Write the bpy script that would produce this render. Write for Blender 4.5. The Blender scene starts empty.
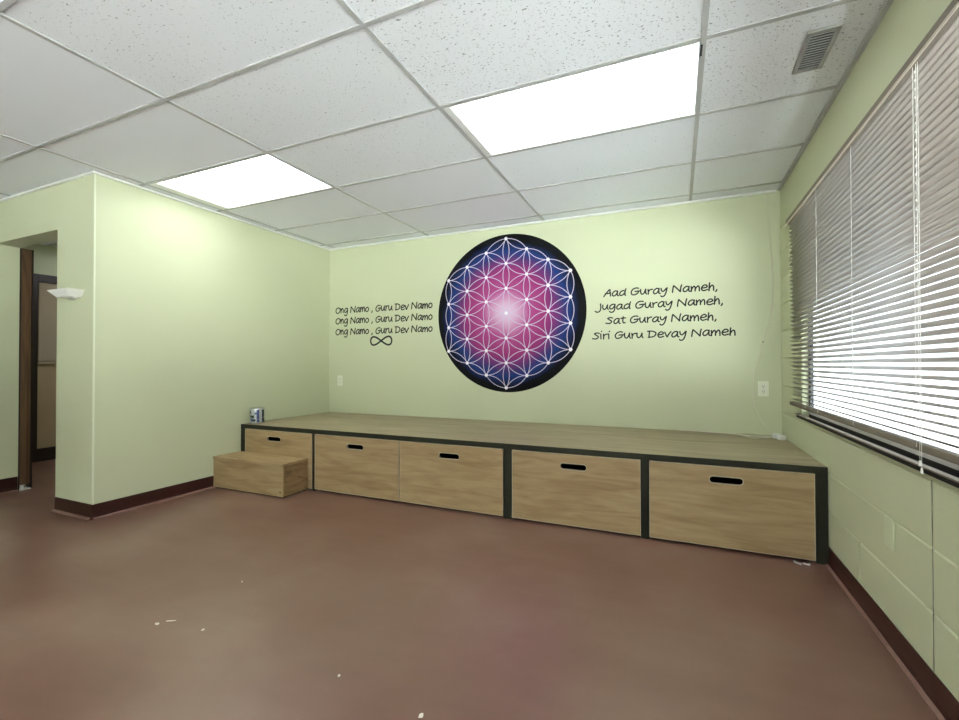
import bpy, bmesh, math, random
from mathutils import Vector, Matrix
random.seed(7)
S = bpy.context.scene
COL = S.collection

# ------------------------------------------------------------------ camera
XL, XR, YB, YF = -3.6425, 0.7203, 4.0072, 1.7449      # left wall, right wall, back wall, partition face
H = 2.3695                                            # ceiling height
GX, GY, PX, PY = 0.1058, 2.0167, 1.2192, 0.6096       # ceiling grid origin and pitch
ST, SF = 0.510, 2.8731                               # stage height and front
YAW, PIT, ROL, FPX = math.radians(23.57), math.radians(0.561), math.radians(-0.071), 448.69
cam_d = bpy.data.cameras.new('camera'); cam = bpy.data.objects.new('camera', cam_d); COL.objects.link(cam)
cam_d.sensor_fit = 'HORIZONTAL'; cam_d.sensor_width = 36; cam_d.lens = FPX*36/959
cam_d.shift_x = -1.81/959; cam_d.clip_start = 0.02; cam_d.clip_end = 200
Fv = Vector((-math.sin(YAW)*math.cos(PIT), math.cos(YAW)*math.cos(PIT), math.sin(PIT)))
Rv = Vector((math.cos(YAW), math.sin(YAW), 0)); Uv = Rv.cross(Fv)
Rv, Uv = Rv*math.cos(ROL)+Uv*math.sin(ROL), Uv*math.cos(ROL)-Rv*math.sin(ROL)
M = Matrix((Rv, Uv, -Fv)).transposed().to_4x4(); M.translation = Vector((0, 0, 1.0494))
cam.matrix_world = M
S.camera = cam
# ------------------------------------------------------------------ world, exposure
SKY = 1.8
LAMP = 3.2          # troffer diffuser strength
S.view_settings.view_transform = 'Standard'; S.view_settings.look = 'None'
S.view_settings.gamma = 1; S.view_settings.use_curve_mapping = False
S.view_settings.exposure = 0.68
W = bpy.data.worlds.new('overcast_sky'); S.world = W; W.use_nodes = True
bg = W.node_tree.nodes['Background']; bg.inputs[0].default_value = (0.88, 0.95, 1.0, 1); bg.inputs[1].default_value = SKY

sun_d = bpy.data.lights.new('sun', 'SUN'); sun_d.energy = 57; sun_d.angle = .01; sun_d.color = (.89, .955, 1)
sun = bpy.data.objects.new('sun', sun_d); COL.objects.link(sun); sun.location = (-3, -10, 14)
sun.rotation_euler = Vector((.25, .42, -.87)).to_track_quat('-Z', 'Y').to_euler()

# ------------------------------------------------------------------ materials
def srgb(r, g, b):
    f = lambda c: (c/255/12.92) if c/255 <= .04045 else ((c/255+.055)/1.055)**2.4
    return (f(r), f(g), f(b), 1)
def mat(name, col, rough=.6, metal=0, spec=.5, nscale=0, namt=0, bump=0, bscale=60, emit=0, coords='Object'):
    m = bpy.data.materials.new(name); m.use_nodes = True
    nt = m.node_tree; b = nt.nodes['Principled BSDF']
    b.inputs['Base Color'].default_value = col; b.inputs['Roughness'].default_value = rough
    b.inputs['Metallic'].default_value = metal; b.inputs['Specular IOR Level'].default_value = spec
    if emit:
        b.inputs['Emission Color'].default_value = (.92, .97, 1, 1); b.inputs['Emission Strength'].default_value = emit
    tc = nt.nodes.new('ShaderNodeTexCoord')
    if namt:
        n = nt.nodes.new('ShaderNodeTexNoise'); n.inputs['Scale'].default_value = nscale; n.inputs['Detail'].default_value = 4
        nt.links.new(tc.outputs[coords], n.inputs['Vector'])
        r = nt.nodes.new('ShaderNodeValToRGB')
        r.color_ramp.elements[0].position = .3; r.color_ramp.elements[1].position = .7
        r.color_ramp.elements[0].color = tuple(c*(1-namt) for c in col[:3])+(1,)
        r.color_ramp.elements[1].color = tuple(min(1, c*(1+namt)) for c in col[:3])+(1,)
        nt.links.new(n.outputs['Fac'], r.inputs[0]); nt.links.new(r.outputs[0], b.inputs['Base Color'])
    if bump:
        n2 = nt.nodes.new('ShaderNodeTexNoise'); n2.inputs['Scale'].default_value = bscale; n2.inputs['Detail'].default_value = 3
        nt.links.new(tc.outputs[coords], n2.inputs['Vector'])
        bp = nt.nodes.new('ShaderNodeBump'); bp.inputs['Strength'].default_value = bump; bp.inputs['Distance'].default_value = .004
        nt.links.new(n2.outputs['Fac'], bp.inputs['Height']); nt.links.new(bp.outputs[0], b.inputs['Normal'])
    return m

def wood(name, c1, c2, c3, grain=(1.6, 14, 14), rough=.5):
    m = bpy.data.materials.new(name); m.use_nodes = True
    nt = m.node_tree; b = nt.nodes['Principled BSDF']; b.inputs['Roughness'].default_value = rough
    tc = nt.nodes.new('ShaderNodeTexCoord'); mp = nt.nodes.new('ShaderNodeMapping'); mp.inputs['Scale'].default_value = grain
    oi = nt.nodes.new('ShaderNodeObjectInfo')
    ad = nt.nodes.new('ShaderNodeVectorMath'); ad.operation = 'ADD'
    sc = nt.nodes.new('ShaderNodeVectorMath'); sc.operation = 'SCALE'; sc.inputs[0].default_value = (7, 3, 5)
    nt.links.new(oi.outputs['Random'], sc.inputs['Scale'])
    nt.links.new(tc.outputs['Object'], mp.inputs['Vector']); nt.links.new(mp.outputs[0], ad.inputs[0]); nt.links.new(sc.outputs[0], ad.inputs[1])
    n = nt.nodes.new('ShaderNodeTexNoise'); n.inputs['Scale'].default_value = 1.6; n.inputs['Detail'].default_value = 7; n.inputs['Distortion'].default_value = 1.1
    nt.links.new(ad.outputs[0], n.inputs['Vector'])
    r = nt.nodes.new('ShaderNodeValToRGB'); e = r.color_ramp.elements
    e[0].position = .30; e[0].color = c1; e[1].position = .72; e[1].color = c3
    k = e.new(.5); k.color = c2
    nt.links.new(n.outputs['Fac'], r.inputs[0])
    n2 = nt.nodes.new('ShaderNodeTexNoise'); n2.inputs['Scale'].default_value = 9; n2.inputs['Detail'].default_value = 4
    nt.links.new(ad.outputs[0], n2.inputs['Vector'])
    mx = nt.nodes.new('ShaderNodeMix'); mx.data_type = 'RGBA'; mx.blend_type = 'MULTIPLY'; mx.inputs['Factor'].default_value = .18
    nt.links.new(r.outputs[0], mx.inputs[6]); nt.links.new(n2.outputs['Fac'], mx.inputs[7])
    br = nt.nodes.new('ShaderNodeBrightContrast'); br.inputs['Bright'].default_value = 0.0
    nt.links.new(mx.outputs[2], b.inputs['Base Color'])
    bp = nt.nodes.new('ShaderNodeBump'); bp.inputs['Strength'].default_value = .12; bp.inputs['Distance'].default_value = .002
    nt.links.new(n2.outputs['Fac'], bp.inputs['Height']); nt.links.new(bp.outputs[0], b.inputs['Normal'])
    return m

GREEN = srgb(200, 204, 170)
m_wall = mat('sage_paint', GREEN, .55, spec=.35, nscale=1.2, namt=.02, bump=.06, bscale=140)
m_block = mat('sage_block_paint', GREEN, .5, spec=.4, nscale=2, namt=.03, bump=.22, bscale=90)
m_trimwhite = mat('white_trim', srgb(226, 227, 220), .5)
m_bead = mat('corner_bead', srgb(222, 226, 200), .5)
m_base = mat('maroon_vinyl_base', srgb(54, 22, 18), .38, nscale=6, namt=.12)
m_base_toe = mat('vinyl_toe', srgb(128, 96, 86), .35, nscale=20, namt=.15)  # lighter toe colour carries the highlight along the floor
m_black = mat('black_painted_wood', srgb(38, 40, 27), .6, spec=.3, nscale=8, namt=.2, bump=.1)
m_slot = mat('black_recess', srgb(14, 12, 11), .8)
m_oak = wood('oak_veneer', srgb(158, 130, 90), srgb(176, 150, 108), srgb(188, 164, 122))
m_oak_top = wood('oak_veneer_top', srgb(146, 132, 102), srgb(164, 150, 118), srgb(178, 164, 132), grain=(1.2, 9, 9), rough=.42)
m_edge_highlight = mat('pale_sanded_edge', srgb(200, 188, 160), .6, nscale=30, namt=.08)  # edge highlights of the drawer fronts, put into a pale colour
m_brown = wood('dark_stained_wood', srgb(66, 46, 28), srgb(92, 66, 42), srgb(110, 82, 54), grain=(14, 14, 1.2))
m_dark = mat('dark_brown_paint', srgb(36, 22, 18), .45, nscale=9, namt=.15)
m_white = mat('white_plastic', srgb(232, 232, 224), .4)
m_cord = mat('cream_cable', srgb(214, 212, 190), .5)
m_almond = mat('painted_plate', srgb(205, 212, 178), .45)
m_outlet = mat('almond_plastic', srgb(225, 226, 205), .4)
m_hole = mat('socket_slots', srgb(60, 60, 52), .6)
m_steel = mat('brushed_steel', srgb(190, 190, 190), .3, metal=.9, nscale=40, namt=.08)
m_grid = mat('grey_grid_metal', srgb(178, 178, 176), .5, nscale=12, namt=.06)
m_frame = mat('white_fixture_metal', srgb(224, 225, 220), .4)
m_vent = mat('aged_vent_metal', srgb(150, 148, 143), .45, nscale=30, namt=.15)
m_ventd = mat('vent_dark', srgb(34, 34, 32), .7)
m_lens = mat('lit_acrylic_diffuser', (1, 1, 1, 1), .5, emit=LAMP)
m_text = mat('black_vinyl_lettering', srgb(15, 15, 14), .6)
m_slat = mat('pale_aluminium_slat', srgb(174, 165, 157), .35, spec=.5)
m_rail = mat('taupe_blind_rail', srgb(122, 112, 99), .6, spec=.25)
m_railw = mat('pearl_head_rail', srgb(206, 194, 178), .4)
m_string = mat('white_string', srgb(225, 222, 214), .7)
m_bronze = mat('dark_window_metal', srgb(46, 48, 52), .4, metal=.3)
m_alu = mat('pale_window_metal', srgb(236, 236, 238), .4)
m_asphalt = mat('grey_asphalt', srgb(90, 90, 91), .9, nscale=3, namt=.15)
m_bounce = mat('pale_concrete_paving', srgb(222, 221, 219), .9, nscale=3, namt=.08)  # pale so the unseen ground bounces sunlight indoors
m_brick = mat('pale_far_masonry', srgb(140, 132, 126), .9, nscale=2, namt=.2)
m_leaf = mat('dark_foliage', srgb(64, 78, 52), .8, nscale=8, namt=.4)
m_bark = mat('bark', srgb(70, 56, 44), .9)
m_doorglass = mat('tan_door_panel', srgb(182, 160, 130), .3, nscale=3, namt=.06)
m_doorblind = mat('tan_blind_slats', srgb(186, 168, 142), .5)
m_chip = mat('white_paint_chip', srgb(235, 230, 220), .7)
m_deck = mat('plenum_grey', srgb(90, 90, 90), .9)

def tile_mat(name, dens, base=(231, 233, 236)):
    m = bpy.data.materials.new(name); m.use_nodes = True; nt = m.node_tree; b = nt.nodes['Principled BSDF']
    b.inputs['Roughness'].default_value = .9; b.inputs['Specular IOR Level'].default_value = .1
    tc = nt.nodes.new('ShaderNodeTexCoord')
    mp = nt.nodes.new('ShaderNodeMapping'); mp.inputs['Scale'].default_value = (1, 1.5, 1)
    nt.links.new(tc.outputs['Object'], mp.inputs[0])
    n = nt.nodes.new('ShaderNodeTexNoise'); n.inputs['Scale'].default_value = 78; n.inputs['Detail'].default_value = 3.5; n.inputs['Roughness'].default_value = .6
    n.inputs['Distortion'].default_value = .6
    nt.links.new(mp.outputs[0], n.inputs['Vector'])
    r = nt.nodes.new('ShaderNodeValToRGB'); e = r.color_ramp.elements
    p0 = .345 + dens*.05
    e[0].position = p0-.05; e[0].color = srgb(150, 150, 148); e[1].position = p0; e[1].color = srgb(*base)
    nt.links.new(n.outputs['Fac'], r.inputs[0]); nt.links.new(r.outputs[0], b.inputs['Base Color'])
    bp = nt.nodes.new('ShaderNodeBump'); bp.inputs['Strength'].default_value = .25; bp.inputs['Distance'].default_value = .003
    nt.links.new(n.outputs['Fac'], bp.inputs['Height']); nt.links.new(bp.outputs[0], b.inputs['Normal'])
    return m
m_tile = tile_mat('fissured_tile', 1.0)
m_tile4 = tile_mat('worn_tile', .45, (230, 232, 235))
m_tile2 = tile_mat('fine_tile', 0, (232, 235, 239))
m_tile3 = tile_mat('smooth_tile', -1.8, (231, 233, 237))

def floor_mat():
    m = bpy.data.materials.new('red_brown_epoxy'); m.use_nodes = True; nt = m.node_tree; b = nt.nodes['Principled BSDF']
    tc = nt.nodes.new('ShaderNodeTexCoord')
    n = nt.nodes.new('ShaderNodeTexNoise'); n.inputs['Scale'].default_value = 1.4; n.inputs['Detail'].default_value = 8; n.inputs['Roughness'].default_value = .5; n.inputs['Distortion'].default_value = .2
    nt.links.new(tc.outputs['Object'], n.inputs['Vector'])
    r = nt.nodes.new('ShaderNodeValToRGB'); e = r.color_ramp.elements
    e[0].position = .30; e[0].color = srgb(114, 79, 66); e[1].position = .74; e[1].color = srgb(144, 118, 102)
    k = e.new(.5); k.color = srgb(126, 93, 79)
    nt.links.new(n.outputs['Fac'], r.inputs[0]); nt.links.new(r.outputs[0], b.inputs['Base Color'])
    mp = nt.nodes.new('ShaderNodeMapping'); mp.inputs['Scale'].default_value = (1.2, 5, 1); mp.inputs['Rotation'].default_value = (0, 0, .5)
    nt.links.new(tc.outputs['Object'], mp.inputs[0])
    n2 = nt.nodes.new('ShaderNodeTexNoise'); n2.inputs['Scale'].default_value = 1.6; n2.inputs['Detail'].default_value = 3
    nt.links.new(mp.outputs[0], n2.inputs['Vector'])
    mr = nt.nodes.new('ShaderNodeMapRange'); mr.inputs[1].default_value = .2; mr.inputs[2].default_value = .8
    mr.inputs[3].default_value = .285; mr.inputs[4].default_value = .34
    nt.links.new(n2.outputs['Fac'], mr.inputs[0]); nt.links.new(mr.outputs[0], b.inputs['Roughness'])
    bp = nt.nodes.new('ShaderNodeBump'); bp.inputs['Strength'].default_value = .05; bp.inputs['Distance'].default_value = .004
    nt.links.new(n.outputs['Fac'], bp.inputs['Height']); nt.links.new(bp.outputs[0], b.inputs['Normal'])
    b.inputs['Specular IOR Level'].default_value = .85
    # faint trowel marks
    n3 = nt.nodes.new('ShaderNodeTexNoise'); n3.inputs['Scale'].default_value = 4; n3.inputs['Detail'].default_value = 6; n3.inputs['Distortion'].default_value = 0
    mp3 = nt.nodes.new('ShaderNodeMapping'); mp3.inputs['Scale'].default_value = (.5, 2.2, 1); mp3.inputs['Rotation'].default_value = (0, 0, -.35)
    nt.links.new(tc.outputs['Object'], mp3.inputs[0]); nt.links.new(mp3.outputs[0], n3.inputs['Vector'])
    r3 = nt.nodes.new('ShaderNodeValToRGB'); r3.color_ramp.elements[0].position = .2; r3.color_ramp.elements[1].position = .8
    r3.color_ramp.elements[0].color = (.84, .82, .81, 1); r3.color_ramp.elements[1].color = (1.0, 1.0, 1.0, 1)
    nt.links.new(n3.outputs['Fac'], r3.inputs[0])
    mx = nt.nodes.new('ShaderNodeMix'); mx.data_type = 'RGBA'; mx.blend_type = 'MULTIPLY'; mx.inputs['Factor'].default_value = 1
    nt.links.new(r.outputs[0], mx.inputs[6]); nt.links.new(r3.outputs[0], mx.inputs[7]); nt.links.new(mx.outputs[2], b.inputs['Base Color'])
    return m
m_floor = floor_mat()

def mural_mat(r0):
    m = bpy.data.materials.new('painted_mandala'); m.use_nodes = True; nt = m.node_tree; b = nt.nodes['Principled BSDF']
    b.inputs['Roughness'].default_value = .7; b.inputs['Specular IOR Level'].default_value = .15
    tc = nt.nodes.new('ShaderNodeTexCoord')
    ln = nt.nodes.new('ShaderNodeVectorMath'); ln.operation = 'LENGTH'
    n = nt.nodes.new('ShaderNodeTexNoise'); n.inputs['Scale'].default_value = 4; n.inputs['Detail'].default_value = 5
    nt.links.new(tc.outputs['Object'], n.inputs['Vector']); nt.links.new(tc.outputs['Object'], ln.inputs[0])
    ma = nt.nodes.new('ShaderNodeMath'); ma.operation = 'MULTIPLY_ADD'; ma.inputs[1].default_value = .10; ma.inputs[2].default_value = -.05
    nt.links.new(n.outputs['Fac'], ma.inputs[0])
    a2 = nt.nodes.new('ShaderNodeMath'); a2.operation = 'ADD'
    nt.links.new(ln.outputs['Value'], a2.inputs[0]); nt.links.new(ma.outputs[0], a2.inputs[1])
    d = nt.nodes.new('ShaderNodeMath'); d.operation = 'DIVIDE'; d.inputs[1].default_value = r0
    nt.links.new(a2.outputs[0], d.inputs[0])
    r = nt.nodes.new('ShaderNodeValToRGB'); e = r.color_ramp.elements
    stops = [(0, (222, 196, 216)), (.12, (212, 172, 200)), (.23, (196, 130, 172)), (.32, (172, 74, 132)), (.54, (150, 50, 112)), (.65, (112, 48, 110)),
             (.74, (58, 52, 110)), (.79, (30, 54, 116)), (.87, (20, 36, 78)), (.93, (12, 14, 20)), (1.0, (13, 14, 12))]
    e[0].position = 0; e[0].color = srgb(*stops[0][1]); e[1].position = 1; e[1].color = srgb(*stops[-1][1])
    for p, c in stops[1:-1]:
        k = e.new(p); k.color = srgb(*c)
    nt.links.new(d.outputs[0], r.inputs[0]); nt.links.new(r.outputs[0], b.inputs['Base Color'])
    return m

def glass_mat():
    m = bpy.data.materials.new('clear_pane'); m.use_nodes = True; nt = m.node_tree
    for n in list(nt.nodes):
        if n.type != 'OUTPUT_MATERIAL': nt.nodes.remove(n)
    out = [n for n in nt.nodes if n.type == 'OUTPUT_MATERIAL'][0]
    t = nt.nodes.new('ShaderNodeBsdfTransparent'); g = nt.nodes.new('ShaderNodeBsdfGlossy'); g.inputs['Roughness'].default_value = .02
    t.inputs[0].default_value = (.94, .96, .95, 1)
    mx = nt.nodes.new('ShaderNodeMixShader'); mx.inputs[0].default_value = .04
    nt.links.new(t.outputs[0], mx.inputs[1]); nt.links.new(g.outputs[0], mx.inputs[2])
    nt.links.new(mx.outputs[0], out.inputs[0])
    return m
m_glass = glass_mat()

# ------------------------------------------------------------------ mesh helpers
def bx(bm, x0, x1, y0, y1, z0, z1, bev=0, mi=0):
    vs = [bm.verts.new((x, y, z)) for x in (x0, x1) for y in (y0, y1) for z in (z0, z1)]
    fs = [bm.faces.new([vs[i] for i in f]) for f in ((0, 1, 3, 2), (4, 6, 7, 5), (0, 4, 5, 1), (2, 3, 7, 6), (0, 2, 6, 4), (1, 5, 7, 3))]
    for f in fs: f.material_index = mi
    if bev:
        es = list({e for f in fs for e in f.edges})
        r = bmesh.ops.bevel(bm, geom=es, offset=bev, segments=2, affect='EDGES', profile=.6)
        for f in r['faces']: f.material_index = mi
    return fs
def tube(bm, pts, r, n=8, closed=False):
    pts = [Vector(p) for p in pts]; rings = []
    up = None
    for i, p in enumerate(pts):
        a = pts[i-1] if (i > 0 or closed) else p; b = pts[(i+1) % len(pts)] if (i < len(pts)-1 or closed) else p
        t = (b-a).normalized()
        if up is None: up = Vector((0, 0, 1)) if abs(t.z) < .9 else Vector((1, 0, 0))
        s = t.cross(up).normalized(); u = s.cross(t).normalized(); up = u
        rings.append([bm.verts.new(p+s*r*math.cos(2*math.pi*k/n)+u*r*math.sin(2*math.pi*k/n)) for k in range(n)])
    m = len(rings)
    for i in range(m if closed else m-1):
        A, B = rings[i], rings[(i+1) % m]
        for k in range(n): bm.faces.new((A[k], A[(k+1) % n], B[(k+1) % n], B[k]))
    if not closed:
        bm.faces.new(rings[0][::-1]); bm.faces.new(rings[-1])
def lathe(bm, prof, c=(0, 0, 0), n=32, a0=0, a1=2*math.pi):
    full = abs(a1-a0-2*math.pi) < 1e-6; cnt = n if full else n+1; rings = []
    for r, z in prof:
        rings.append([bm.verts.new((c[0]+r*math.cos(a0+(a1-a0)*k/n), c[1]+r*math.sin(a0+(a1-a0)*k/n), c[2]+z)) for k in range(cnt)])
    for A, B in zip(rings, rings[1:]):
        for k in range(n): bm.faces.new((A[k], A[(k+1) % cnt], B[(k+1) % cnt], B[k]))
def smooth(pts, n=8, closed=False):
    P = [Vector(p) for p in pts]; out = []; m = len(P)
    if m < 3 and not closed: return P
    for i in range(m if closed else m-1):
        g = (lambda k: P[k % m]) if closed else (lambda k: P[max(0, min(m-1, k))])
        a, b, c, d = g(i-1), g(i), g(i+1), g(i+2)
        for s in range(n):
            t = s/n
            out.append(.5*((2*b)+(c-a)*t+(2*a-5*b+4*c-d)*t*t+(3*b-a-3*c+d)*t**3))
    if not closed: out.append(P[-1])
    return out
def obj(name, bm, mats, parent=None, loc=None, shade=False):
    bmesh.ops.recalc_face_normals(bm, faces=bm.faces[:])
    me = bpy.data.meshes.new(name); bm.to_mesh(me); bm.free()
    for m in (mats if isinstance(mats, (list, tuple)) else [mats]): me.materials.append(m)
    if shade: me.polygons.foreach_set('use_smooth', [True]*len(me.polygons))
    o = bpy.data.objects.new(name, me); COL.objects.link(o)
    if loc is not None:                                     # put the origin there without moving the shape
        me.transform(Matrix.Translation(-Vector(loc))); o.location = loc
    if parent:
        o.parent = parent
        o.matrix_parent_inverse = Matrix.Identity(4)
        pl = Vector(parent.get('_w', (0, 0, 0))); o.location = Vector(o.location) - pl
    o['_w'] = tuple(loc) if loc is not None else (0.0, 0.0, 0.0)
    return o
def tag(o, label, cat, group=None):
    o['label'] = label; o['category'] = cat
    if group: o['group'] = group
    return o
def thing(name, loc, label, cat, group=None):
    o = bpy.data.objects.new(name, None); COL.objects.link(o); o.location = loc; o.empty_display_size = .1
    o['_w'] = tuple(loc); return tag(o, label, cat, group)
def struct(name, bm, m, parent=None):
    o = obj(name, bm, m, parent)
    o['kind'] = 'structure'
    return o
def box_struct(name, *a, m=None, parent=None):
    bm = bmesh.new(); bx(bm, *a); return struct(name, bm, m, parent)

# ------------------------------------------------------------------ the shell
XFAR, YBACK, XHALL = -7.4, -4.2, -6.4
T = .15
box_struct('floor', XFAR-.2, XR+.05, YBACK-.2, YB+.2, -.12, 0, m=m_floor)
box_struct('wall_back', XFAR, XR+.05, YB, YB+T, 0, 2.75, m=m_wall)
box_struct('wall_left', XL-.12, XL, YF+.0005, YB, 0, H+.02, m=m_wall)
# partition face with the opening to the hall
OX0, OX1, OZ = -5.045, -4.112, 2.031
bm = bmesh.new()
bx(bm, OX1, XL-.0005, YF, YF+.148, 0, H+.02); bx(bm, OX0, OX1, YF, YF+.148, OZ, H+.02); bx(bm, XFAR, OX0, YF, YF+.148, 0, H+.02)
struct('wall_partition', bm, m_wall)
box_struct('wall_hall', XHALL-.12, XHALL, YF+.148, YB, 0, 2.6, m=m_wall)
# wall behind the camera with an added daylight window, and the far left wall
bm = bmesh.new()
xs = [XFAR-.15, -2.4, .2, XR+.05]
bx(bm, xs[0], xs[-1], YBACK-T, YBACK, 0, .25); bx(bm, xs[0], xs[-1], YBACK-T, YBACK, 2.2, 2.75)
for a, b in ((0, 1), (2, 3)): bx(bm, xs[a], xs[b], YBACK-T, YBACK, .25, 2.2)
struct('wall_front', bm, m_wall)
box_struct('wall_far', XFAR-T, XFAR, YBACK, YB, 0, 2.75, m=m_wall)
for i, (a, b) in enumerate(((1, 2),)):
    bm = bmesh.new()
    for q in ((xs[a], xs[a]+.05, .25, 2.2), (xs[b]-.05, xs[b], .25, 2.2), (xs[a], xs[b], .25, .3), (xs[a], xs[b], 2.15, 2.2)):
        bx(bm, q[0], q[1], YBACK-.1, YBACK-.05, q[2], q[3])
    w = struct('window_%d' % (i+2), bm, m_bronze)  # unseen window, put in only for its daylight
    bm = bmesh.new(); bx(bm, xs[a]+.05, xs[b]-.05, YBACK-.079, YBACK-.073, .3, 2.15); obj('pane', bm, m_glass, w)  # pane of the unseen added window

# right wall: painted concrete block around the window opening
WY0, WY1, WZ0, WZ1 = .30, 3.40, .704, 2.05
bm = bmesh.new()
D = .006
X0, X1 = XR+D, XR+.056
VY0, VY1, VZ0, VZ1 = -3.9, -.45, .5, 2.1               # bare unseen window behind the camera, added for daylight
bx(bm, X0, X1, VY1, WY0, 0, 2.75); bx(bm, X0, X1, YBACK, VY0, 0, 2.75); bx(bm, X0, X1, VY0, VY1, 0, VZ0); bx(bm, X0, X1, VY0, VY1, VZ1, 2.75)
bx(bm, X0, X1, WY1, YB, 0, 2.75)
bx(bm, X0, X1, WY0, WY1, 0, WZ0-.02); bx(bm, X0, X1, WY0, WY1, WZ1+.01, 2.75)
G = .0035
def block(y0, y1, z0, z1, g=G):
    """one painted block face with chamfered edges"""
    y0 += g*.5; y1 -= g*.5; z0 += g*.5; z1 -= g*.5
    if y1-y0 < .02 or z1-z0 < .02: return
    c = min(.005, g*1.5)
    a = [bm.verts.new((XR+D+.002, y, z)) for y, z in ((y0, z0), (y1, z0), (y1, z1), (y0, z1))]
    b = [bm.verts.new((XR, y, z)) for y, z in ((y0+c, z0+c), (y1-c, z0+c), (y1-c, z1-c), (y0+c, z1-c))]
    bm.faces.new(b)
    for k in range(4): bm.faces.new((a[k], a[(k+1) % 4], b[(k+1) % 4], b[k]))
courses = [(.0, .08), (.08, .280), (.280, .480), (.480, .69)] + [(.69+.2*k, .69+.2*(k+1)) for k in range(7)]
for ci, (z0, z1) in enumerate(courses):
    zt = min(z1, 2.07)
    if ci < 4: js = [YBACK] + [1.834-.61*k for k in range(9, 0, -1)] + [1.834] + ([2.445, 3.06, 3.67] if ci == 1 else [3.06] if ci % 2 else [2.64, 3.67]) + [YB]
    else: js = [YBACK, VY0, VY1, WY0, WY1, YB]
    if ci == 3: js = [YBACK] + [1.834-.61*k for k in range(9, 0, -1)] + [1.834, YB]
    if ci == 2: js = [YBACK] + [1.834-.61*k for k in range(9, 0, -1)] + [1.834, YB]
    for a, b in zip(js, js[1:]):
        if ci >= 4 and a >= WY0-.001 and b <= WY1+.001: continue
        if ci >= 3 and b > VY0 and a < VY1: continue
        block(a, b, z0, zt, .0015 if ci == 1 and abs(a-2.445) < .5 else G)
block(YBACK, YB, 2.07, 2.75, .002)
bx(bm, XR+.001, X1, WY0, WY1, .69, WZ0-.004)          # mortar cap under the sill
wr = struct('wall_right', bm, m_block)
bm = bmesh.new()
for q in ((VY0, VY0+.04, VZ0, VZ1), (VY1-.04, VY1, VZ0, VZ1), (VY0+.04, VY1-.04, VZ0, VZ0+.04), (VY0+.04, VY1-.04, VZ1-.04, VZ1)): bx(bm, XR+.034, XR+.0555, *q)
w3 = struct('window_3', bm, m_bronze)  # frame of the unseen window added for daylight
bm = bmesh.new(); bx(bm, XR+.044, XR+.048, VY0+.04, VY1-.04, VZ0+.04, VZ1-.04); obj('pane', bm, m_glass, w3)  # pane of the unseen added window
bm = bmesh.new()                                       # dark open crack down one vertical joint
zz = [.10+.0295*k for k in range(21)]; yy = [1.834+random.uniform(-.0012, .0012) for _ in zz]; ww = [random.uniform(.0016, .0034) for _ in zz]
L = [bm.verts.new((XR+.0008, y-w_, z)) for y, w_, z in zip(yy, ww, zz)]; Q = [bm.verts.new((XR+.0008, y+w_, z)) for y, w_, z in zip(yy, ww, zz)]
for k in range(20): bm.faces.new((L[k], Q[k], Q[k+1], L[k+1]))
obj('crack', bm, m_dark, wr)

# ceiling: one mesh of lay-in tiles, with the metal grid as its part
tro = [(-1, 0), (-3, 0)]                               # troffer cells the photo shows (column, row)
tro_added = [(-1, -4), (-3, -4), (-1, -8), (-5, 1)]       # unseen extra troffers, added to brighten room and hall
bm = bmesh.new(); bg_ = bmesh.new()
cols = [GX+PX*j for j in range(-7, 1)] + [XR+.02]
cols[0] = XFAR
rows = [YBACK] + [GY+PY*i for i in range(-10, 4)] + [YB]
def cell(j, i): return (GX+PX*j, GX+PX*(j+1), GY+PY*i, GY+PY*(i+1))
tset = {(round(cell(*t)[0], 3), round(cell(*t)[2], 3)) for t in tro+tro_added}
for a, b in zip(cols, cols[1:]):
    for c, d in zip(rows, rows[1:]):
        if (round(a, 3), round(c, 3)) in tset: continue
        if b < XL-.2 and c > YF+.5: mi = 2
        elif a < GX-2.5*PX: mi = 2
        elif a < GX-1.5*PX: mi = 3 if c < GY+PY-.1 else 2
        elif c > GY+PY*.9: mi = 1
        else: mi = 0
        dz = random.uniform(0, .002)
        bx(bm, a, b, c, d, H+.003+dz, H+.018, mi=mi)
bx(bm, XFAR, XR+.05, YBACK, YB, H+.16, H+.2)  # unseen deck over the tiles, put in to stop light leaks
ceil = struct('ceiling', bm, [m_tile, m_tile2, m_tile3, m_tile4])
w = .0105
for x in cols[1:-1]: bx(bg_, x-w, x+w, YBACK, YB, H-.0012, H+.012)
for y in rows[1:-1]: bx(bg_, XFAR, XR, y-w, y+w, H-.001, H+.012)
obj('ceiling_grid', bg_, m_grid, ceil)
# white wall angles where walls meet the ceiling
def strip(name, x0, x1, y0, y1, m=m_trimwhite, z0=H-.016, z1=H-.001):
    return box_struct(name, x0, x1, y0, y1, z0, z1, m=m)
strip('trim_1', XL+.001, XR-.03, YB-.024, YB-.0005)
strip('trim_2', XL+.0005, XL+.02, YF-.02, YB-.025)
strip('trim_3', XFAR+.01, XL, YF-.02, YF-.0005)
strip('trim_4', XR-.02, XR-.0005, YBACK+.01, YB-.026, m=m_grid)
box_struct('trim_5', XL-.006, XL+.0025, YF-.0025, YF+.006, .1, H-.017, m=m_bead)     # metal corner bead

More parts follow.
